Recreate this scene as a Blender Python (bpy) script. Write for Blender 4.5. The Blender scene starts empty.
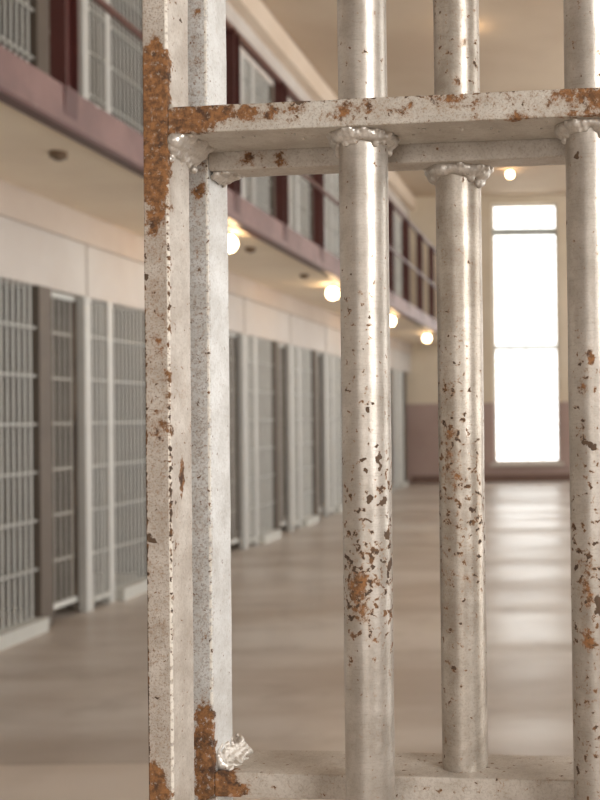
import bpy, bmesh, math, random
from mathutils import Vector, Matrix, noise
random.seed(7)
C = bpy.context.scene.collection
PI = math.pi

# ------------------------------------------------------------------ camera
sc = bpy.context.scene
cam = bpy.data.objects.new('camera', bpy.data.cameras.new('camera'))
C.objects.link(cam); sc.camera = cam
cam.data.sensor_fit = 'VERTICAL'; cam.data.sensor_height = 24; cam.data.sensor_width = 18
cam.data.lens = 33.0
cam.data.shift_x = -285 / 800
cam.data.clip_start = .05; cam.data.clip_end = 200
EYE = 1.5
Rm = Matrix.Rotation(PI / 2 + math.atan(14 / 1100), 4, 'X') @ Matrix.Rotation(-.0135, 4, 'Z')
cam.matrix_world = Matrix.Translation((0, 0, EYE)) @ Rm
cam.data.dof.use_dof = True
cam.data.dof.focus_distance = .745
cam.data.dof.aperture_fstop = 7.9
cam.data.dof.aperture_blades = 0

# ------------------------------------------------------------------ helpers
def tag(o, label=None, cat=None, group=None, kind=None):
    for k, v in (('label', label), ('category', cat), ('group', group), ('kind', kind)):
        if v: o[k] = v
    return o

def link(name, bm, m, parent=None, smooth=False, bevel=0, seg=2, loc=None):
    me = bpy.data.meshes.new(name)
    bmesh.ops.recalc_face_normals(bm, faces=bm.faces)
    bm.to_mesh(me); bm.free()
    if smooth:
        for p in me.polygons: p.use_smooth = True
    if m is not None:
        for mm in (m if isinstance(m, (list, tuple)) else [m]): me.materials.append(mm)
    o = bpy.data.objects.new(name, me); C.objects.link(o)
    if parent: o.parent = parent
    if loc: o.location = loc
    if bevel:
        b = o.modifiers.new('bevel', 'BEVEL'); b.width = bevel; b.segments = seg; b.limit_method = 'ANGLE'
        b.harden_normals = False
    return o

def thing(name, label, cat, loc=(0, 0, 0), rz=0, group=None):
    o = bpy.data.objects.new(name, None); C.objects.link(o)
    o.location = loc; o.rotation_euler = (0, 0, rz); o.empty_display_size = .1
    return tag(o, label, cat, group)

def dup(root, loc, label, group=None):
    r = root.copy(); C.objects.link(r); r.location = loc; r['label'] = label
    if group: r['group'] = group
    for ch in list(root.children):
        c = ch.copy(); C.objects.link(c); c.parent = r
        for g in list(ch.children):
            d = g.copy(); C.objects.link(d); d.parent = c
    return r

def box(bm, x0, x1, y0, y1, z0, z1, mi=0):
    v = [bm.verts.new(p) for p in ((x0,y0,z0),(x1,y0,z0),(x1,y1,z0),(x0,y1,z0),(x0,y0,z1),(x1,y0,z1),(x1,y1,z1),(x0,y1,z1))]
    for f in ((0,3,2,1),(4,5,6,7),(0,1,5,4),(1,2,6,5),(2,3,7,6),(3,0,4,7)):
        bm.faces.new([v[i] for i in f]).material_index = mi
    return v

def one_box(*a):
    bm = bmesh.new(); box(bm, *a); return bm

def tube(bm, x, y, z0, z1, r, n=10, rows=1, wob=0, cap=True):
    rings = []
    for j in range(rows + 1):
        z = z0 + (z1 - z0) * j / rows
        ring = []
        for i in range(n):
            a = 2 * PI * i / n
            rr = r
            if wob:
                rr += wob * noise.noise(Vector((math.cos(a) * 1.3 + x * 50, math.sin(a) * 1.3, z * 22)))
            ring.append(bm.verts.new((x + rr * math.cos(a), y + rr * math.sin(a), z)))
        rings.append(ring)
    for a, b in zip(rings, rings[1:]):
        for i in range(n):
            bm.faces.new((a[i], a[(i + 1) % n], b[(i + 1) % n], b[i]))
    if cap:
        bm.faces.new(rings[0][::-1]); bm.faces.new(rings[-1])

# ------------------------------------------------------------------ node materials
class NT:
    def __init__(self, name):
        self.m = bpy.data.materials.new(name); self.m.use_nodes = True
        self.t = self.m.node_tree; self.t.nodes.clear()
        self.out = self.t.nodes.new('ShaderNodeOutputMaterial')
    def n(self, typ, **kw):
        nd = self.t.nodes.new(typ)
        for k, v in kw.items():
            if k.startswith('i_'):
                key = k[2:]; key = int(key) if key.isdigit() else key
                if hasattr(v, 'is_output'): self.t.links.new(v, nd.inputs[key])
                else: nd.inputs[key].default_value = v
            else: setattr(nd, k, v)
        return nd
    def math(self, op, a, b=None, clamp=False):
        nd = self.n('ShaderNodeMath', operation=op, use_clamp=clamp)
        for i, v in enumerate((a, b)):
            if v is None: continue
            if hasattr(v, 'is_output'): self.t.links.new(v, nd.inputs[i])
            else: nd.inputs[i].default_value = v
        return nd.outputs[0]
    def coord(self, which='Object'):
        return self.n('ShaderNodeTexCoord').outputs[which]
    def mapped(self, vec, scale):
        return self.n('ShaderNodeVectorMath', operation='MULTIPLY', i_0=vec, i_1=scale).outputs[0]
    def noise(self, vec, scale, detail=4, rough=.55, dist=0):
        nd = self.n('ShaderNodeTexNoise', i_Vector=vec, i_Scale=scale, i_Detail=detail, i_Roughness=rough, i_Distortion=dist)
        return nd.outputs['Fac']
    def step(self, v, a, b):
        nd = self.n('ShaderNodeMapRange', interpolation_type='SMOOTHSTEP')
        self.t.links.new(v, nd.inputs[0]); nd.inputs[1].default_value = a; nd.inputs[2].default_value = b
        return nd.outputs[0]
    def mix(self, f, a, b):
        nd = self.n('ShaderNodeMix', data_type='RGBA')
        for s, v in ((0, f), (6, a), (7, b)):
            if hasattr(v, 'is_output'): self.t.links.new(v, nd.inputs[s])
            else: nd.inputs[s].default_value = v if s == 0 else (*v, 1)
        return nd.outputs[2]
    def field(self, vec, spots):
        """sum of soft ellipsoids (x,y,z, rx,ry,rz, strength)"""
        acc = None
        for (x, y, z, rx, ry, rz, s) in spots:
            d = self.n('ShaderNodeVectorMath', operation='SUBTRACT', i_0=vec, i_1=(x, y, z)).outputs[0]
            d = self.n('ShaderNodeVectorMath', operation='MULTIPLY', i_0=d, i_1=(1 / rx, 1 / ry, 1 / rz)).outputs[0]
            l = self.n('ShaderNodeVectorMath', operation='LENGTH', i_0=d).outputs['Value']
            v = self.math('MULTIPLY', self.math('SUBTRACT', 1.0, l, clamp=True), s)
            acc = v if acc is None else self.math('ADD', acc, v)
        return acc
    def finish(self, col, rough=.6, metal=0, bump=None, bstr=.3, bdist=.001, spec=.5, emis=None):
        b = self.n('ShaderNodeBsdfPrincipled')
        for k, v in (('Base Color', col), ('Roughness', rough), ('Metallic', metal), ('Specular IOR Level', spec)):
            if hasattr(v, 'is_output'): self.t.links.new(v, b.inputs[k])
            else: b.inputs[k].default_value = (*v, 1) if isinstance(v, tuple) else v
        if bump is not None:
            bp = self.n('ShaderNodeBump', i_Height=bump, i_Strength=bstr, i_Distance=bdist)
            self.t.links.new(bp.outputs[0], b.inputs['Normal'])
        if emis:
            b.inputs['Emission Color'].default_value = (*emis[0], 1); b.inputs['Emission Strength'].default_value = emis[1]
        self.t.links.new(b.outputs[0], self.out.inputs[0])
        return self.m

def lin(r, g, b):
    f = lambda c: (c / 255 / 12.92) if c <= 10 else ((c / 255 + .055) / 1.055) ** 2.4
    return (f(r), f(g), f(b))

def plaster(name, c1, c2, scale=1.2, rough=.8, bump=.15, streak=1.0):
    t = NT(name); o = t.coord()
    v = t.noise(t.mapped(o, (1, 1, 1 / streak)), scale, 6, .6)
    col = t.mix(t.step(v, .35, .68), c1, c2)
    return t.finish(col, rough, 0, t.noise(o, 40, 3), bump, .003)

def paint(name, c, c2, rough=.45, chip=(.05, .035, .03), amount=.72, scale=14, metal=0.0):
    t = NT(name); o = t.coord()
    col = t.mix(t.noise(o, 6, 4), c, c2)
    ch = t.step(t.noise(o, scale, 6, .65), amount, amount + .05)
    col = t.mix(ch, col, chip)
    return t.finish(col, rough, metal, t.noise(o, 60, 3), .15, .002)

PAINT_A = lin(198, 191, 182); PAINT_B = lin(174, 166, 156)
def gate_paint(name, rust=(), chips=(), marks=(), a=PAINT_A, b=PAINT_B, chip_base=0.0, rust_base=-.08, brushed=False, metal=.35, rough=.36, pit=.5, face=None, edge=None, chip_scale=190):
    t = NT(name); o = t.coord()
    wob = t.n('ShaderNodeTexNoise', i_Vector=o, i_Scale=160.0, i_Detail=4.0).outputs['Color']
    wv = t.n('ShaderNodeVectorMath', operation='SUBTRACT', i_0=wob, i_1=(.5, .5, .5)).outputs[0]
    wv = t.n('ShaderNodeVectorMath', operation='MULTIPLY', i_0=wv, i_1=(.010, .010, .010)).outputs[0]
    ow = t.n('ShaderNodeVectorMath', operation='ADD', i_0=o, i_1=wv).outputs[0]
    # base paint
    base = t.mix(t.step(t.noise(o, 38, 6, .62), .32, .68), a, b)
    if brushed:
        br = t.noise(t.mapped(o, (90, 90, 1100)), 1.0, 4, .7)
    else:
        br = t.noise(o, 520, 4, .65)
    base = t.mix(t.math('MULTIPLY', t.step(br, .48, .8), .34 if brushed else .45), base, lin(128, 116, 102))
    blot = t.step(t.noise(o, 330, 5, .7), .50, .64)
    fine = t.step(t.noise(o, 700, 4, .65), .52, .64)
    pamt = pit
    if face is not None:                     # the weathered front face is pitted, the sides are smooth
        yc = t.n('ShaderNodeSeparateXYZ', i_0=o).outputs[1]
        pamt = t.math('ADD', pit * .18, t.math('MULTIPLY', t.step(yc, face + .0022, face + .0006), pit * .82))
    base = t.mix(t.math('MULTIPLY', t.math('MULTIPLY', blot, .5), pamt), base, lin(150, 122, 96))
    base = t.mix(t.math('MULTIPLY', t.math('MULTIPLY', fine, .62), pamt), base, lin(112, 90, 72))
    if edge is not None:                     # bright worn corner, its highlight put into the colour
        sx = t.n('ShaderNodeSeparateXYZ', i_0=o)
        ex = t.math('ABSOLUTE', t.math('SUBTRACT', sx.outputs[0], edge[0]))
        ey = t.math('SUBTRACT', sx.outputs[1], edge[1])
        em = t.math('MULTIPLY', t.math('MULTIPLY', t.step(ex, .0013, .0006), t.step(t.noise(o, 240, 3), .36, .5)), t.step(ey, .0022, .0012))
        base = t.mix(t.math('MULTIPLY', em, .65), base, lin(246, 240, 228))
    # stain halo, rust, chips
    n1 = t.math('ADD', .5, t.math('MULTIPLY', t.math('SUBTRACT', t.noise(o, 70, 10, .74), .5), 1.5))
    fr = t.math('ADD', n1, rust_base)
    if rust: fr = t.math('ADD', fr, t.field(ow, rust))
    halo = t.step(fr, .52, .74)
    base = t.mix(t.math('MULTIPLY', halo, .38), base, lin(158, 124, 90))
    rm = t.step(fr, .645, .745)
    rc = t.mix(t.step(t.noise(o, 210, 6, .7), .36, .64), lin(98, 68, 43), lin(150, 104, 64))
    rc = t.mix(t.step(t.noise(o, 90, 5, .6), .52, .66), rc, lin(74, 52, 38))
    rc = t.mix(t.math('MULTIPLY', t.step(t.noise(o, 260, 4, .7), .56, .66), .55), rc, b)
    col = t.mix(rm, base, rc)
    n2 = t.noise(o, chip_scale, 5, .55, .3)
    fc = t.math('ADD', n2, chip_base)
    if chips: fc = t.math('ADD', fc, t.field(o, chips))
    ring = t.step(fc, .655, .70)
    col = t.mix(t.math('MULTIPLY', ring, .5), col, lin(152, 112, 74))
    cm = t.step(fc, .70, .725)
    chipc = t.mix(t.step(t.noise(o, 120, 3), .45, .58), lin(74, 58, 46), lin(112, 80, 52))
    col = t.mix(cm, col, chipc)
    mask = t.math('MAXIMUM', rm, cm)
    if marks:
        mm = t.step(t.field(ow, marks), .30, .42)
        col = t.mix(mm, col, t.mix(t.noise(o, 300, 3), lin(66, 54, 46), lin(104, 80, 58)))
        mask = t.math('MAXIMUM', mask, mm)
    h = t.math('SUBTRACT', t.math('ADD', t.math('MULTIPLY', t.noise(o, 330, 5, .6), .55), t.math('MULTIPLY', t.noise(o, 70, 4), .5)), t.math('MULTIPLY', mask, .55))
    r = t.math('ADD', t.math('MULTIPLY', mask, .42), t.math('ADD', rough - .08, t.math('MULTIPLY', t.noise(o, 120, 4), .18)))
    me = t.math('MULTIPLY', t.math('SUBTRACT', 1.0, mask, clamp=True), metal)
    return t.finish(col, r, me, h, .28 if brushed else .55, .0011)

# ------------------------------------------------------------------ THE GATE
PHI = math.atan(.1111)
DN = .6928
gate = thing('cell_gate', 'rusty grey painted steel bar gate standing close in front, with flat rails and round bars', 'gate',
             (math.sin(PHI) * DN, math.cos(PHI) * DN, 0), -PHI)
RX = -.3533      # right face of front stile
FR0, FR1 = 1.6895, 1.7076
RS0, RS1 = -.3672, -.3509
YB = .055        # front face of the rear layer
RT0, RT1 = 1.677, 1.695
RB0, RB1 = 1.2325, 1.2501
XR = .40         # right end of the gate
BR = .0163
FB = [-.2279, -.0743, .0793, .2329]
RBX = [-.1757, -.0221, .1315, .2851]
YF, YR = .026, .082

def seg_box(x0, x1, y0, y1, z0, z1, n, axis, wob=.0004):
    """flat bar cut along its length, edges slightly uneven"""
    bm = bmesh.new(); rings = []
    for i in range(n + 1):
        f = i / n
        if axis == 'z':
            z = z0 + (z1 - z0) * f
            pts = [(x0, y0, z), (x1, y0, z), (x1, y1, z), (x0, y1, z)]
        else:
            x = x0 + (x1 - x0) * f
            pts = [(x, y0, z0), (x, y1, z0), (x, y1, z1), (x, y0, z1)]
        ring = []
        for k, p in enumerate(pts):
            d = noise.noise_vector(Vector(p) * 45 + Vector((k * 9, 0, 0))) * wob
            ring.append(bm.verts.new((p[0] + d.x * (axis == 'z'), p[1] + d.y * .5, p[2] + d.z * (axis == 'x'))))
        rings.append(ring)
    for a, b in zip(rings, rings[1:]):
        for k in range(4): bm.faces.new((a[k], a[(k + 1) % 4], b[(k + 1) % 4], b[k]))
    bm.faces.new(rings[0]); bm.faces.new(rings[-1][::-1])
    return bm

m_fstile = gate_paint('front_stile_paint',
    rust=[(-.362, 0, 1.70, .016, .012, .062, 1.1), (-.362, 0, 1.735, .013, .012, .022, .6), (-.362, 0, 1.655, .014, .012, .07, .45), (-.3665, 0, 1.255, .014, .012, .03, .8),
          (-.362, 0, 1.55, .03, .012, .07, .15), (-.362, 0, 1.50, .03, .012, .06, .16), (-.362, 0, 1.38, .02, .012, .05, .10), (-.3533, .016, 1.458, .004, .0045, .021, .8)],
    chips=[(-.3706, 0, 1.42, .0022, .03, .34, .28), (-.3535, 0, 1.50, .0016, .004, .30, .20), (-.362, 0, 1.5, .03, .02, .2, .05), (-.3706, 0, 1.28, .002, .03, .1, .2)],
    marks=[(-.367, 0, 1.4215, .0065, .01, .0032, 1.0), (-.3695, 0, 1.594, .003, .01, .003, .9), (-.3628, 0, 1.316, .004, .01, .0025, .6)],
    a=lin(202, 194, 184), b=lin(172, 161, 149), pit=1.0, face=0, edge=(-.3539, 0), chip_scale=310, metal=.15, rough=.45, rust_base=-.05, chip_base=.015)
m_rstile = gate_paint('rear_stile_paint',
    rust=[(-.357, YB, 1.262, .012, .010, .050, .95), (-.358, YB, 1.66, .010, .006, .03, .26), (-.358, YB, 1.5, .014, .004, .6, .17), (-.36, YB, 1.78, .008, .006, .06, .2)],  # tall thin spot is painted shade on the front face, the rest rust
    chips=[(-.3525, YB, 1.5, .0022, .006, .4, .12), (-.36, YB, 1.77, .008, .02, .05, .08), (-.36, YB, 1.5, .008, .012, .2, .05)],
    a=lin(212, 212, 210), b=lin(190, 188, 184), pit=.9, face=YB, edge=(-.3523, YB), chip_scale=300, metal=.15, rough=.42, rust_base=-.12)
m_frail = gate_paint('front_rail_paint',
    rust=[(-.343, 0, 1.699, .035, .02, .017, .5), (-.31, 0, 1.702, .05, .02, .012, .42), (-.275, 0, 1.699, .03, .02, .014, .16), (-.232, 0, 1.700, .035, .02, .018, .27), (-.205, 0, 1.702, .03, .02, .014, .2), (-.165, 0, 1.702, .035, .02, .014, .27), (-.13, 0, 1.70, .03, .02, .014, .18),
          (-.11, 0, 1.6895, .07, .008, .005, .26), (-.08, 0, 1.703, .05, .02, .014, .3), (-.05, 0, 1.698, .05, .02, .016, .26), (.02, 0, 1.70, .06, .02, .015, .25)],
    chips=[(-.2, 0, 1.7076, .5, .02, .0028, .17), (-.2, 0, 1.698, .4, .006, .012, .06)],
    marks=[(-.2615, 0, 1.7076, .010, .01, .003, .9)],
    a=lin(204, 198, 188), b=lin(182, 174, 163), pit=.8, face=0, chip_scale=260, metal=.15, rough=.42, rust_base=-.065)
m_rrail = gate_paint('rear_rail_paint',
    rust=[(-.31, YB, 1.686, .035, .02, .014, .36), (-.343, YB, 1.240, .024, .02, .022, .7), (-.35, YB, 1.24, .02, .02, .03, .5), (-.3, YB, 1.25, .2, .01, .003, .14), (-.1, YB, 1.25, .1, .01, .003, .16)],
    chips=[(-.2, YB, 1.24, .3, .01, .012, .05), (-.2, .08, 1.2501, .3, .06, .003, .05)],
    a=lin(200, 192, 182), b=lin(178, 168, 156), pit=.4, metal=.15, rough=.45, rust_base=-.12)

def bar_spot(cx, cy, px_off, z, rx, rz, s):
    """mark on the camera-facing side of a bar; px_off = -1..1 across the bar"""
    x = cx + px_off * BR * .98
    y = cy - math.sqrt(max(0, BR * BR - (x - cx) ** 2))
    return (x, y, z, rx, max(rx, .005), rz, s)
A, Bq, Cq = FB[0], RBX[0], FB[1]
def pts(lst): return [(x, y, z, rx, max(rx, .004), rz, k) for (x, y, z, rx, rz, k) in lst]
m_barA = gate_paint('front_bar_paint',
    chips=[(A, .0, 1.415, .06, .06, .11, .13), (A, .0, 1.38, .05, .05, .05, .08), (A, .0, 1.55, .05, .05, .07, .06), (A + .016, YF, 1.42, .006, .02, .16, .07), (A, 0, 1.745, .04, .04, .03, .03)],
    rust=pts([(-.2319, .0102, 1.385, .012, .035, .34), (-.2222, .0106, 1.40, .016, .05, .22), (-.2248, .010, 1.582, .006, .008, .26), (-.2234, .0103, 1.633, .005, .008, .26), (-.2219, .0108, 1.264, .0032, .0035, .5), (-.2187, .0125, 1.3546, .005, .008, .28), (-.2202, .0116, 1.316, .004, .006, .28)]),
    marks=pts([(-.2222, .0107, 1.5048, .0042, .0044, 1), (-.2198, .0119, 1.5101, .0022, .003, .9), (-.2260, .0098, 1.4714, .0036, .0022, 1), (-.2159, .0149, 1.4695, .0022, .0078, 1), (-.2170, .0138, 1.4801, .002, .003, .8), (-.2236, .0103, 1.4645, .002, .002, .8),
          (-.2229, .0105, 1.4454, .0042, .0048, 1), (-.2136, .0181, 1.4441, .0052, .0058, 1), (-.2128, .020, 1.4211, .005, .0045, 1), (-.2117, .0239, 1.4016, .0035, .008, 1), (-.2142, .0172, 1.4045, .0022, .003, .9), (-.2200, .0117, 1.4013, .0024, .003, .9), (-.2224, .0107, 1.4316, .0018, .002, .9),
          (-.2249, .010, 1.5447, .0017, .0018, .85), (-.2201, .0117, 1.5649, .0018, .002, .85), (-.2219, .0109, 1.5698, .0016, .0016, .85), (-.2315, .0101, 1.5937, .0014, .0016, .8)]),
    brushed=True, chip_base=.012, rust_base=-.155, pit=.2, metal=.72, rough=.40, chip_scale=215)
m_barB = gate_paint('rear_bar_paint',
    chips=[(Bq - .006, YR - .012, 1.47, .035, .035, .14, .13), (Bq, YR, 1.76, .05, .05, .06, .08), (Bq + .012, YR, 1.40, .02, .03, .1, .09), (Bq - .008, YR - .012, 1.33, .02, .02, .06, .07)],
    rust=pts([(-.1829, .0674, 1.475, .013, .09, .30), (-.1791, .0661, 1.4584, .012, .010, .30), (-.1735, .0658, 1.737, .009, .012, .42), (-.1718, .0662, 1.762, .012, .014, .38), (-.1859, .0693, 1.38, .012, .04, .24), (-.1866, .0699, 1.30, .008, .02, .30), (-.1875, .0708, 1.272, .006, .012, .3), (-.1701, .0667, 1.40, .012, .05, .2)]),
    marks=pts([(-.1745, .0657, 1.5371, .0022, .0026, .9), (-.1748, .0657, 1.6273, .0014, .0018, .9), (-.1847, .0684, 1.5183, .002, .003, .8), (-.1701, .0667, 1.5004, .0018, .0024, .8)]),
    brushed=True, chip_base=.012, rust_base=-.155, pit=.35, metal=.72, rough=.40, chip_scale=215, a=lin(198, 190, 179), b=lin(166, 156, 144))
m_barC = gate_paint('right_bar_paint',
    chips=[(Cq, 0, 1.40, .06, .06, .13, .13), (Cq, 0, 1.53, .05, .05, .05, .07), (Cq, 0, 1.75, .05, .05, .05, .06), (Cq, 0, 1.28, .06, .06, .08, .09)],
    rust=pts([(-.0748, .0097, 1.536, .006, .015, .62), (-.080, .0107, 1.5155, .006, .008, .36), (-.0785, .0102, 1.39, .02, .10, .26), (-.0797, .0106, 1.3934, .008, .02, .2), (-.0783, .0102, 1.355, .006, .012, .3), (-.0795, .0105, 1.3166, .006, .01, .3)]),
    marks=pts([(-.0715, .0099, 1.3769, .005, .009, 1), (-.0813, .0113, 1.6668, .0036, .0044, .85), (-.0785, .0102, 1.4814, .0034, .0026, .95), (-.0739, .0097, 1.4794, .004, .0032, .95)]),
    brushed=True, chip_base=.012, rust_base=-.155, pit=.25, metal=.72, rough=.40, chip_scale=215)
m_weld = gate_paint('weld_metal', a=lin(212, 206, 198), b=lin(176, 168, 158), metal=.55, rough=.30, rust_base=-.17, pit=.2)

Z1 = 2.30
def part(name, bm, m, bev=.0011, label=None, smooth=False):
    o = link(name, bm, m, gate, smooth=smooth, bevel=bev)
    if label: o['label'] = label
    return o
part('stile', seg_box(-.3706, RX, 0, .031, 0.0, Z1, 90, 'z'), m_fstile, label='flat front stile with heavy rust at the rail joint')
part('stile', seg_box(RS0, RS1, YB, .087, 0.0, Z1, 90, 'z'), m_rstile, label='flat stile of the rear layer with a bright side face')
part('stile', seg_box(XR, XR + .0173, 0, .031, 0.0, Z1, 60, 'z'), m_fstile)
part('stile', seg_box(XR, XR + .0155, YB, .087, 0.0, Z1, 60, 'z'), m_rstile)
for (z0, z1) in ((FR0, FR1), (2.26, 2.278), (.85, .868), (.12, .138)):
    part('rail', seg_box(RX, XR, 0, .054, z0, z1, 60, 'x'), m_frail, label='flat front rail with orange rust blotches' if z0 == FR0 else None)
for (z0, z1) in ((RT0, RT1), (RB0, RB1), (2.245, 2.263), (.80, .818), (.10, .118)):
    part('rail', seg_box(RS1, XR, YB, .109 if z0 != RT0 else .080, z0, z1, 60, 'x'), m_rrail, label='lower flat rail with a pitted top' if z0 == RB0 else None)
for i, x in enumerate(FB):
    bm = bmesh.new(); tube(bm, x, YF, .06, Z1, BR, 48, 260, .00022); part('bar', bm, m_barA if i != 1 else m_barC, 0, smooth=True)
for i, x in enumerate(RBX):
    bm = bmesh.new(); tube(bm, x, YR, .06, Z1, BR, 48, 260, .00022); part('bar', bm, m_barB, 0, smooth=True)

def bead_weld(balls, label=None):
    """weld metal: overlapping beads fused into one lumpy skin"""
    bm = bmesh.new()
    for (p, r) in balls:
        bmesh.ops.create_icosphere(bm, subdivisions=2, radius=r, matrix=Matrix.Translation(p) @ Matrix.Rotation(random.uniform(0, 3), 4, (random.random(), random.random(), .3)))
    o = part('weld', bm, m_weld, 0, label, smooth=True)
    md = o.modifiers.new('fuse', 'REMESH'); md.mode = 'VOXEL'; md.voxel_size = .00075; md.use_smooth_shade = True
    sm = o.modifiers.new('soften', 'SMOOTH'); sm.factor = .5; sm.iterations = 3
    return o
def ring_balls(x, y, z, r0, n, up=1):
    out = []
    for i in range(n):
        a = 2 * PI * i / n + random.uniform(-.06, .06)
        big = 1 + .45 * noise.noise(Vector((math.cos(a) * 1.4 + x * 31, math.sin(a) * 1.4, y * 9)))
        r = r0 * big
        d = BR + r * .30
        out.append((Vector((x + d * math.cos(a), y + d * math.sin(a), z - up * r * .55)), r))
        if random.random() < .55:
            rr = r * random.uniform(.45, .7)
            out.append((Vector((x + (BR + rr * .1) * math.cos(a + .07), y + (BR + rr * .1) * math.sin(a + .07), z - up * r * random.uniform(1.3, 1.9))), rr))
        if random.random() < .4:
            rr = r * random.uniform(.4, .6)
            out.append((Vector((x + (BR + r * 1.15) * math.cos(a), y + (BR + r * 1.15) * math.sin(a), z - up * rr * .4)), rr))
    return out
for i, x in enumerate(FB): bead_weld(ring_balls(x, YF, FR0 + .0005, .0050, 30))
for i, x in enumerate(RBX): bead_weld(ring_balls(x, YR, RT0 + .0005, .0056, 30))
def corner_balls(x, z, sx, sz, leg_x, leg_z, y0, y1, n):
    out = []; m = min(leg_x, leg_z)
    for i in range(n * 2):
        y = y0 + (y1 - y0) * (i + .5) / (n * 2)
        out.append((Vector((x + sx * leg_x * .22, y, z + sz * leg_z * .22)), m * .36))
        out.append((Vector((x + sx * leg_x * .48, y, z + sz * leg_z * .08)), m * .24))
        out.append((Vector((x + sx * leg_x * .08, y, z + sz * leg_z * .48)), m * .24))
    for i in range(n * 7):
        u = random.random() ; y = random.uniform(y0, y1)
        r = random.uniform(.18, .30) * m * (.75 if u < .15 or u > .85 else 1)
        k = (1 - .30 * math.sin(u * PI)) * random.uniform(.93, 1.04)
        out.append((Vector((x + sx * (leg_x * (1 - u) * k - r * .4), y, z + sz * (leg_z * u * k - r * .4))), r))
    return out
bead_weld(corner_balls(RX, FR0, 1, -1, .016, .017, .003, .040, 9))
bead_weld(corner_balls(RX, FR1, 1, 1, .003, .004, .002, .020, 6))
bead_weld(corner_balls(RS1, RT0, 1, -1, .019, .008, YB + .003, .080, 7))
bead_weld(corner_balls(RS1, RB1, 1, 1, .012, .016, YB + .006, .10, 10))
bead_weld(corner_balls(RX, RB0, 1, -1, .006, .006, .034, .056, 6))
# spatter beads along the underside of the front rail
bm = bmesh.new()
for k in range(26):
    x = random.uniform(-.33, .05); y = random.uniform(.006, .03); r = random.uniform(.0007, .0016)
    bmesh.ops.create_icosphere(bm, subdivisions=2, radius=r, matrix=Matrix.Translation((x, y, FR0 - r * .3)))
o = part('weld_spatter', bm, m_weld, 0, smooth=True); o['kind'] = 'stuff'

# ------------------------------------------------------------------ THE HALL
W = -3.92; XRW = 4.3; YE = 24.75; YN = -7.0; HZ = 6.45
SOF = 3.12; DECK = 3.32; XW = -2.83
HEAD = 2.476

m_ceiling = plaster('ceiling_plaster', lin(196, 178, 156), lin(184, 164, 142), .5)
m_soffit = plaster('soffit_plaster', lin(240, 228, 208), lin(230, 216, 196), .8)
m_header = plaster('header_plaster', lin(208, 203, 197), lin(198, 190, 183), .9)
m_band = plaster('header_band_plaster', lin(206, 194, 183), lin(196, 182, 170), .9)
m_cornice = plaster('cornice_plaster', lin(226, 210, 192), lin(220, 202, 182), .9)
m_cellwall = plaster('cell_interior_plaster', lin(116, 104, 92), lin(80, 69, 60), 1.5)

def wall_two(name, up1, up2, lo1, lo2, zs):
    t = NT(name); o = t.coord()
    z = t.n('ShaderNodeSeparateXYZ', i_0=o).outputs[2]
    n = t.step(t.noise(o, .8, 6, .6), .35, .68)
    col = t.mix(t.step(z, zs - .01, zs + .01), t.mix(n, lo1, lo2), t.mix(n, up1, up2))
    return t.finish(col, .6, 0, t.noise(o, 30, 3), .15, .003)
m_endwall = wall_two('end_wall_paint', lin(222, 209, 188), lin(213, 199, 177), lin(176, 154, 146), lin(166, 143, 135), 1.78)
m_rightwall = wall_two('right_wall_paint', lin(222, 209, 188), lin(213, 199, 177), lin(176, 154, 146), lin(166, 143, 135), 1.78)

# concrete floor: worn slabs with sealed, glossier streaks
t = NT('concrete_floor'); o = t.coord()
n1 = t.noise(t.mapped(o, (.35, 1.0, 1)), .9, 8, .62)
n2 = t.noise(t.mapped(o, (1.0, 1.0, 1)), 2.2, 6, .6)
col = t.mix(t.step(n1, .36, .64), lin(172, 159, 147), lin(200, 192, 184))
col = t.mix(t.math('MULTIPLY', t.step(n2, .50, .72), .45), col, lin(150, 137, 125))
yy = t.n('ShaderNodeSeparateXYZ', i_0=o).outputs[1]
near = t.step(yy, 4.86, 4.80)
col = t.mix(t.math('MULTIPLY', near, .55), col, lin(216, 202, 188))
j = t.math('LESS_THAN', t.math('ABSOLUTE', t.math('SUBTRACT', t.math('FRACT', t.math('DIVIDE', t.math('SUBTRACT', yy, .83), 4.0)), .0)), .004)
col = t.mix(t.math('MULTIPLY', j, .5), col, lin(120, 104, 90))
rg = t.math('ADD', .30, t.math('MULTIPLY', t.step(t.noise(t.mapped(o, (.25, 1.0, 1)), 1.1, 5, .6), .38, .66), .15))
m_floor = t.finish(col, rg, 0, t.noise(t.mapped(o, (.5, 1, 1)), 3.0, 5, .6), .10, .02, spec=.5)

def struct(name, bm, m, parent=None, **k):
    o = link(name, bm, m, parent, **k)
    if not parent: o['kind'] = 'structure'
    return o
struct('floor', one_box(-6.6, XRW, YN, YE + .4, -.2, 0), m_floor)
struct('ceiling', one_box(-6.6, XRW + .3, YN, YE + .4, HZ, HZ + .2), m_ceiling)

# end wall with its tall window
def wall_with_holes(axis, c0, c1, u0, u1, z0, z1, holes):
    """axis 'y': wall normal along y between c0..c1, u along x; 'x': the other way"""
    bm = bmesh.new()
    def b(ua, ub, za, zb):
        if ub - ua < 1e-4 or zb - za < 1e-4: return
        if axis == 'y': box(bm, ua, ub, c0, c1, za, zb)
        else: box(bm, c0, c1, ua, ub, za, zb)
    u = u0
    for (ha, hb, za, zb) in holes:
        b(u, ha, z0, z1); b(ha, hb, z0, za); b(ha, hb, zb, z1); u = hb
    b(u, u1, z0, z1)
    return bm
WX0, WX1, WZ0, WZ1 = -2.06, -.58, .42, 6.27
struct('wall_end', wall_with_holes('y', YE, YE + .35, -6.6, XRW + .3, 0, HZ, [(WX0, WX1, WZ0, WZ1)]), m_endwall)
rw = [(2.5, 3.9, WZ0, WZ1), (9.0, 10.4, WZ0, WZ1), (15.5, 16.9, WZ0, WZ1)]
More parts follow.
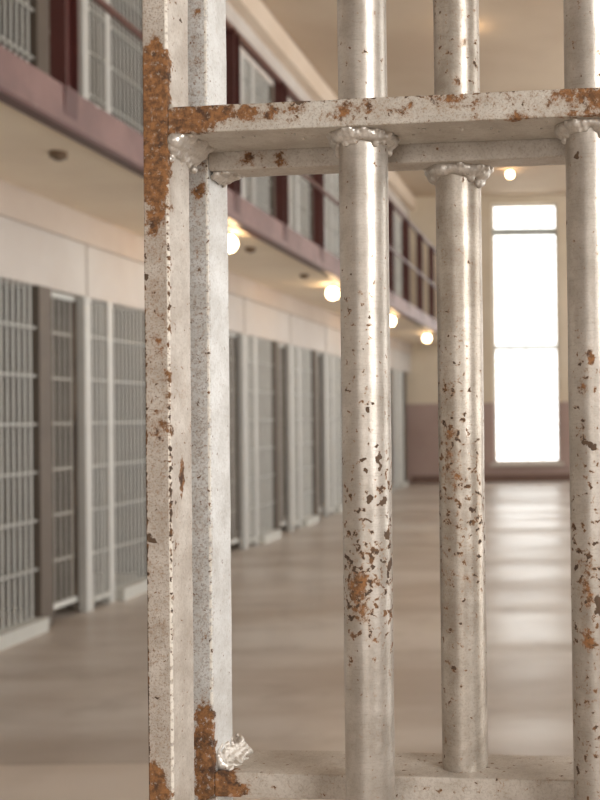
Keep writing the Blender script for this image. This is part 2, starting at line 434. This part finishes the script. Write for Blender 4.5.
struct('wall_right', wall_with_holes('x', XRW, XRW + .35, YN, YE, 0, HZ, rw), m_rightwall)

struct('wall_back', one_box(-6.6, XRW + .3, YN - .3, YN, 0, HZ), m_endwall)
m_frame = paint('window_frame_paint', lin(214, 208, 198), lin(200, 192, 182), .5, amount=.8)
m_transom = paint('transom_paint', lin(186, 190, 186), lin(172, 176, 172), .5, amount=.8)
t = NT('window_glass'); g = t.n('ShaderNodeBsdfGlossy', i_Roughness=.05); tr = t.n('ShaderNodeBsdfTransparent'); tr.inputs[0].default_value = (.96, .97, .97, 1)
mx = t.n('ShaderNodeMixShader', i_0=.06); t.t.links.new(tr.outputs[0], mx.inputs[1]); t.t.links.new(g.outputs[0], mx.inputs[2]); t.t.links.new(mx.outputs[0], t.out.inputs[0])
m_glass = t.m

def window(name, loc, rz):
    """tall barred window, local x across, y outwards, z up; origin at the sill's middle"""
    root = bpy.data.objects.new(name, None); C.objects.link(root); root.location = loc; root.rotation_euler = (0, 0, rz); root['kind'] = 'structure'
    w = (WX1 - WX0) / 2; h = WZ1 - WZ0
    bm = bmesh.new()
    box(bm, -w, -w + .05, .14, .20, 0, h); box(bm, w - .05, w, .14, .20, 0, h); box(bm, -w + .05, w - .05, .14, .20, 0, .05); box(bm, -w + .05, w - .05, .14, .20, h - .05, h)
    link('window_frame', bm, m_frame, root)
    bm = bmesh.new()
    for k in range(1, 28):
        z = h * k / 28; box(bm, -w + .05, w - .05, .155, .175, z - .009, z + .009)
    for k in (1, 2, 3): x = -w + 2 * w * k / 4; box(bm, x - .009, x + .009, .15, .18, .05, h - .05)
    link('muntin_grid', bm, m_frame, root)
    link('transom_bar', one_box(-w + .01, w - .01, .10, .22, 5.57 - WZ0, 5.72 - WZ0), m_transom, root)
    link('meeting_rail', one_box(-w + .05, w - .05, .12, .20, 2.98 - WZ0, 3.07 - WZ0), m_transom, root)
    link('window_pane', one_box(-w + .04, w - .04, .182, .186, .03, h - .03), m_glass, root)
    link('window_sill', one_box(-w - .08, w + .08, -.10, .14, -.07, -.001), m_frame, root)
    return root
window('window_1', ((WX0 + WX1) / 2, YE, WZ0), 0)
for i, (a, b, c, d) in enumerate(rw): window('window_%d' % (i + 2), (XRW, (a + b) / 2, WZ0), -PI / 2)

m_base = paint('baseboard_paint', lin(126, 100, 88), lin(112, 88, 78), .6, amount=.8)
struct('baseboard_end', one_box(W, XRW, YE - .03, YE, 0, .16), m_base)

# left cell block: header, upper front and cornice are the wall; cell rooms behind
PITCH = 2.0; N0, N1 = -2, 9
ys0 = 6.69 + PITCH * N0 - .1
bm = bmesh.new()
box(bm, W - .18, W, YN, YE, HEAD, SOF)                      # lower header
box(bm, W - .18, W, YN, YE, 5.72, HZ)                        # upper header
box(bm, W - .18, W, YN, ys0, 0, HEAD); box(bm, W - .18, W, YN, ys0, DECK, 5.72)
o = struct('wall_left', bm, m_header)
bm = bmesh.new(); box(bm, W, W + .03, YN, YE, 2.89, SOF); struct('trim_1', bm, m_band)
struct('trim_2', one_box(W, W + .16, YN, YE, 6.14, 6.43), m_cornice)
bm = bmesh.new(); y = 6.69 + PITCH * N0
for k in range(N1 - N0 + 1): box(bm, W, W + .012, y + PITCH * k - .03, y + PITCH * k + .03, HEAD, 2.885)
struct('trim_3', bm, m_header)
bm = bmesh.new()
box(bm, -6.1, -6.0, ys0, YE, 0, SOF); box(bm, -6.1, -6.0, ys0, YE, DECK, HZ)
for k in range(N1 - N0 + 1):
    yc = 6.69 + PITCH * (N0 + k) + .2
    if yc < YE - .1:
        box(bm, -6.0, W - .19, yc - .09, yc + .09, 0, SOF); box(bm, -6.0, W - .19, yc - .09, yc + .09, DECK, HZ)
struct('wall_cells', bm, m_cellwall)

# walkway slab with painted steel edge
m_fascia_lit = NT('fascia_paint'); t = m_fascia_lit; o = t.coord()
col = t.mix(t.step(t.noise(o, 3, 5), .35, .65), lin(134, 103, 99), lin(112, 84, 82))  # same maroon as the posts, its lit look put into a paler colour
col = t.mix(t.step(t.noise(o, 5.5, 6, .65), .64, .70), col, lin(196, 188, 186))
m_fascia_lit = t.finish(col, .42, 0, t.noise(o, 30, 3), .2, .003)
m_maroon = paint('maroon_paint', lin(88, 46, 42), lin(72, 36, 34), .4, chip=lin(140, 110, 104), amount=.74)
slab = struct('walkway_slab', one_box(W - .18, XW - .03, YN, YE, SOF, DECK - .02), m_soffit)
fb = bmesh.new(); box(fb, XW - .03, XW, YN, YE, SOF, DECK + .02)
link('fascia_channel', fb, m_fascia_lit, slab)
link('fascia_flange', one_box(XW - .06, XW + .03, YN, YE, SOF - .025, SOF - .001), m_maroon, slab)

# walkway railing
rail = thing('walkway_railing', 'maroon steel railing along the upper walkway of the cell block', 'railing', (XW, 0, DECK))
pb = bmesh.new()
# H-shaped post with a sloped foot
def hpost():
    bm = bmesh.new()
    h = 1.32
    box(bm, -.075, .012, -.05, -.038, .0, h); box(bm, -.075, .012, .092, .104, .0, h); box(bm, -.036, -.024, -.038, .092, .0, h)
    v = [bm.verts.new(p) for p in ((.001, -.05, -.16), (.001, .104, -.16), (.012, .104, 0), (.012, -.05, 0), (.001, .104, .0), (.001, -.05, 0))]
    bm.faces.new((v[0], v[1], v[2], v[3])); bm.faces.new((v[1], v[4], v[2])); bm.faces.new((v[0], v[3], v[5]))
    box(bm, -.08, .02, -.055, .11, h, h + .02)
    return bm
hp = link('post', hpost(), m_maroon, rail)
first = True
for k in range(-4, 13):
    y = 6.05 + 1.46 * k
    if first: hp.location = (0, y, .021); first = False
    else:
        c = hp.copy(); C.objects.link(c); c.parent = rail; c.location = (0, y, .021)
link('top_rail', one_box(-.055, -.005, YN, YE, 1.343, 1.40), m_maroon, rail)
link('middle_rail', one_box(-.012, .012, YN, YE, .63, .67), m_maroon, rail, loc=(.001, 0, 0))

# ------------------------------------------------------------------ cell fronts
m_bar = paint('cell_bar_paint', lin(222, 222, 217), lin(206, 207, 202), .5, chip=lin(120, 104, 90), amount=.74)
m_bar2 = paint('cell_cross_rail_paint', lin(178, 178, 173), lin(162, 162, 157), .5, chip=lin(120, 104, 90), amount=.74)
m_doorbar = paint('door_bar_paint', lin(190, 186, 178), lin(172, 167, 159), .5, chip=lin(110, 92, 78), amount=.72)
m_post = paint('cell_post_paint', lin(206, 206, 202), lin(190, 190, 186), .45, chip=lin(160, 140, 126), amount=.76)
m_dark = paint('dark_jamb_paint', lin(112, 102, 92), lin(94, 86, 78), .6, amount=.75)
m_sill = paint('cell_sill_paint', lin(204, 204, 198), lin(188, 188, 182), .55, chip=lin(120, 104, 90), amount=.7)
m_shelf = paint('shelf_wood_paint', lin(112, 84, 64), lin(92, 70, 54), .6, amount=.76)

def meshof(bm, m, name):
    me = bpy.data.meshes.new(name); bmesh.ops.recalc_face_normals(bm, faces=bm.faces); bm.to_mesh(me); bm.free(); me.materials.append(m); return me
def child(name, me, parent, loc=(0, 0, 0)):
    o = bpy.data.objects.new(name, me); C.objects.link(o); o.parent = parent; o.location = loc; return o

def bars_between(root, name, y0, y1, z0, z1, n, me):
    for i in range(n):
        child(name, me, root, (0, y0 + (y1 - y0) * (i + .5) / n, z0))

def make_front(h, z_first, label, loc, group):
    """fixed cell front: two posts, narrow panel, wide panel and a dark jamb. Local origin at first post's foot, y along the wall"""
    root = thing('cell_grille', label, 'cell grille', loc, 0, group)
    bm = bmesh.new(); tube(bm, 0, 0, 0, h - .10, .0098, 8); me_bar = meshof(bm, m_bar, 'cell_bar')
    child('post', meshof(one_box(-.03, .03, -.06, .06, 0, h), m_post, 'cell_post'), root)
    child('post', meshof(one_box(-.03, .03, -.055, .055, 0, h), m_post, 'cell_post_b'), root, (0, .41, 0))
    child('jamb', meshof(one_box(-.08, .045, -.09, .09, .02, h), m_dark, 'cell_jamb'), root, (0, 1.28, 0)); root.children[-1]['label'] = 'dark jamb'
    bars_between(root, 'bar', .07, .345, .10, h, 4, me_bar)
    bars_between(root, 'bar', .475, 1.18, .10, h, 9, me_bar)
    me_a = meshof(one_box(-.012, .012, .06, .355, -.009, .009), m_bar2, 'cross_bar_a'); me_b = meshof(one_box(-.012, .012, .465, 1.19, -.009, .009), m_bar2, 'cross_bar_b')
    for z in z_first:
        child('cross_rail', me_a, root, (.012, 0, z)); child('cross_rail', me_b, root, (.012, 0, z))
    child('sill', meshof(one_box(-.06, .10, .47, 1.19, .0, .10), m_sill, 'cell_sill'), root)
    child('sill', meshof(one_box(-.05, .04, .06, .35, .06, .10), m_sill, 'cell_sill_b'), root)
    return root
def make_door(h, z_first, label, loc, group):
    root = thing('cell_door', label, 'cell door', loc, 0, group)
    bm = bmesh.new(); tube(bm, 0, 0, 0, h - .16, .0098, 8); me_bar = meshof(bm, m_doorbar, 'door_bar')
    bars_between(root, 'bar', 1.40, 1.92, .13, h, 6, me_bar)
    me_a = meshof(one_box(-.012, .012, 1.38, 1.93, -.009, .009), m_doorbar, 'door_cross')
    for z in z_first: child('cross_rail', me_a, root, (-.016, 0, z))
    child('bottom_rail', meshof(one_box(-.02, .02, 1.375, 1.93, .09, .13), m_bar, 'door_bottom'), root)
    child('top_rail', meshof(one_box(-.02, .02, 1.375, 1.93, h - .04, h), m_bar, 'door_top'), root)
    return root
zl = [.445, .79, 1.135, 1.48, 1.825, 2.17]
ordn = ['first', 'second', 'third', 'fourth', 'fifth', 'sixth', 'seventh', 'eighth', 'ninth', 'tenth', 'eleventh', 'twelfth']
hu = 5.72 - DECK
for tier, (z, h) in enumerate(((0, HEAD), (DECK, hu))):
    word = 'lower-tier' if tier == 0 else 'upper-tier'
    where = 'at floor level' if tier == 0 else 'behind the maroon railing'
    front = door = None
    for n in range(N1 - 1, N0 - 1, -1):
        y = 6.69 + PITCH * n
        k = N1 - 1 - n
        lf = '%s fixed grey cell grille %s, %s counted from the end wall' % (word, where, ordn[k])
        ld = '%s grey barred sliding cell door %s, %s counted from the end wall' % (word, where, ordn[k])
        loc = (W - .03, y, z); g1 = '%s cell grilles' % word; g2 = '%s cell doors' % word
        if front is None:
            front = make_front(h, zl, lf, loc, g1); door = make_door(h, zl, ld, (W - .09, y, z), g2)
        else:
            dup(front, loc, lf); dup(door, (W - .09, y, z), ld)

# ------------------------------------------------------------------ bulbs
m_bulb = NT('lit_bulb_glass').finish((1, .85, .6), .3, emis=((1, .68, .38), 24))
m_socket = paint('bulb_socket_paint', lin(120, 100, 84), lin(100, 84, 70), .5)
def make_bulb(label, loc, group, r=.074):
    root = thing('light_bulb', label, 'bulb', loc, 0, group)
    bm = bmesh.new(); tube(bm, 0, 0, -.045, 0, .03, 16); link('socket', bm, m_socket, root)
    bm = bmesh.new(); bmesh.ops.create_uvsphere(bm, u_segments=32, v_segments=20, radius=r, matrix=Matrix.Translation((0, 0, -.045 - r * .85)))
    link('globe', bm, m_bulb, root, smooth=True)
    return root
b0 = None
for y, l in ((9.48, 'half hidden behind the gate stile'), (13.4, 'beside the front bar of the gate'), (17.4, 'third bulb along the soffit'), (21.4, 'farthest along the soffit by the rear bar')):
    lab = 'glowing bulb under the walkway soffit, ' + l
    loc = (-3.06, y, SOF)
    if b0 is None: b0 = make_bulb(lab, loc, 'bulbs under the walkway soffit')
    else: dup(b0, loc, lab)
b1 = make_bulb('glowing warm bulb on the high ceiling above the tall window', (-1.45, 22.1, HZ), 'bulbs on the high ceiling', .07)
dup(b1, (-1.45, 13.9, HZ), 'glowing warm bulb on the high ceiling, hidden behind the rear bar')
# conduit boxes on the soffit
m_boxp = paint('conduit_box_paint', lin(120, 98, 76), lin(104, 84, 64), .6)
cb = None
for y, l in ((6.6, 'nearest one before the gate stile'), (10.4, 'middle one beyond the gate stile'), (12.4, 'farthest one near the front bar')):
    lab = 'small round brown socket box under the soffit, ' + l
    if cb is None:
        bm = bmesh.new(); tube(bm, 0, 0, -.035, 0, .05, 20); tube(bm, 0, 0, -.05, -.035, .025, 16)
        cb = link('socket_box', bm, m_boxp, loc=(-3.15, y, SOF)); tag(cb, lab, 'socket box', 'socket boxes under the soffit')
    else:
        c = cb.copy(); C.objects.link(c); c.location = (-3.15, y, SOF); c['label'] = lab

# ------------------------------------------------------------------ light
w = bpy.data.worlds.new('world'); sc.world = w; w.use_nodes = True
bg = w.node_tree.nodes['Background']; bg.inputs[0].default_value = (1, .975, .94, 1); bg.inputs[1].default_value = 4.0

def area(name, loc, target, size, power, col, sy=None):
    l = bpy.data.lights.new(name, 'AREA'); l.energy = power; l.color = col; l.size = size
    if sy: l.shape = 'RECTANGLE'; l.size_y = sy
    o = bpy.data.objects.new(name, l); C.objects.link(o); o.location = loc
    o.rotation_euler = (Vector(target) - Vector(loc)).to_track_quat('-Z', 'Y').to_euler()
    return o
area('hall_lamp_key', (2.3, -1.7, 2.5), (-.2, .7, 1.4), 1.3, 98, (1, .98, .95))  # added soft key light on the gate, not a fixture of the hall
area('hall_lamp_fill', (-.3, -2.4, 1.5), (-.2, .7, 1.4), 1.6, 20, (1, .965, .92))  # added frontal fill that brightens the gate, no real lamp there
for y, p in ((-3.3, 60), (3.2, 62), (9.7, 165), (16.2, 175), (22.0, 175)):
    area('window_daylight', (XRW - .06, y, 3.4), (-3.0, y + .3, 3.1), 1.4, p, (.98, .99, 1), 5.6)  # added area lamps imitate side daylight; first and last have no window
for y in (1.0, 8.0, 16.0): area('ceiling_wash', (3.3, y, 1.6), (.2, y, 6.4), 1.5, 60, (1, .95, .88), 2.5)  # added uplights that brighten the ceiling, no fittings there

sc.view_settings.view_transform = 'Standard'
sc.view_settings.look = 'None'
sc.view_settings.exposure = 0
try:
    sc.cycles.use_denoising = True
    sc.cycles.max_bounces = 8
    sc.cycles.sample_clamp_indirect = 6
except Exception: pass
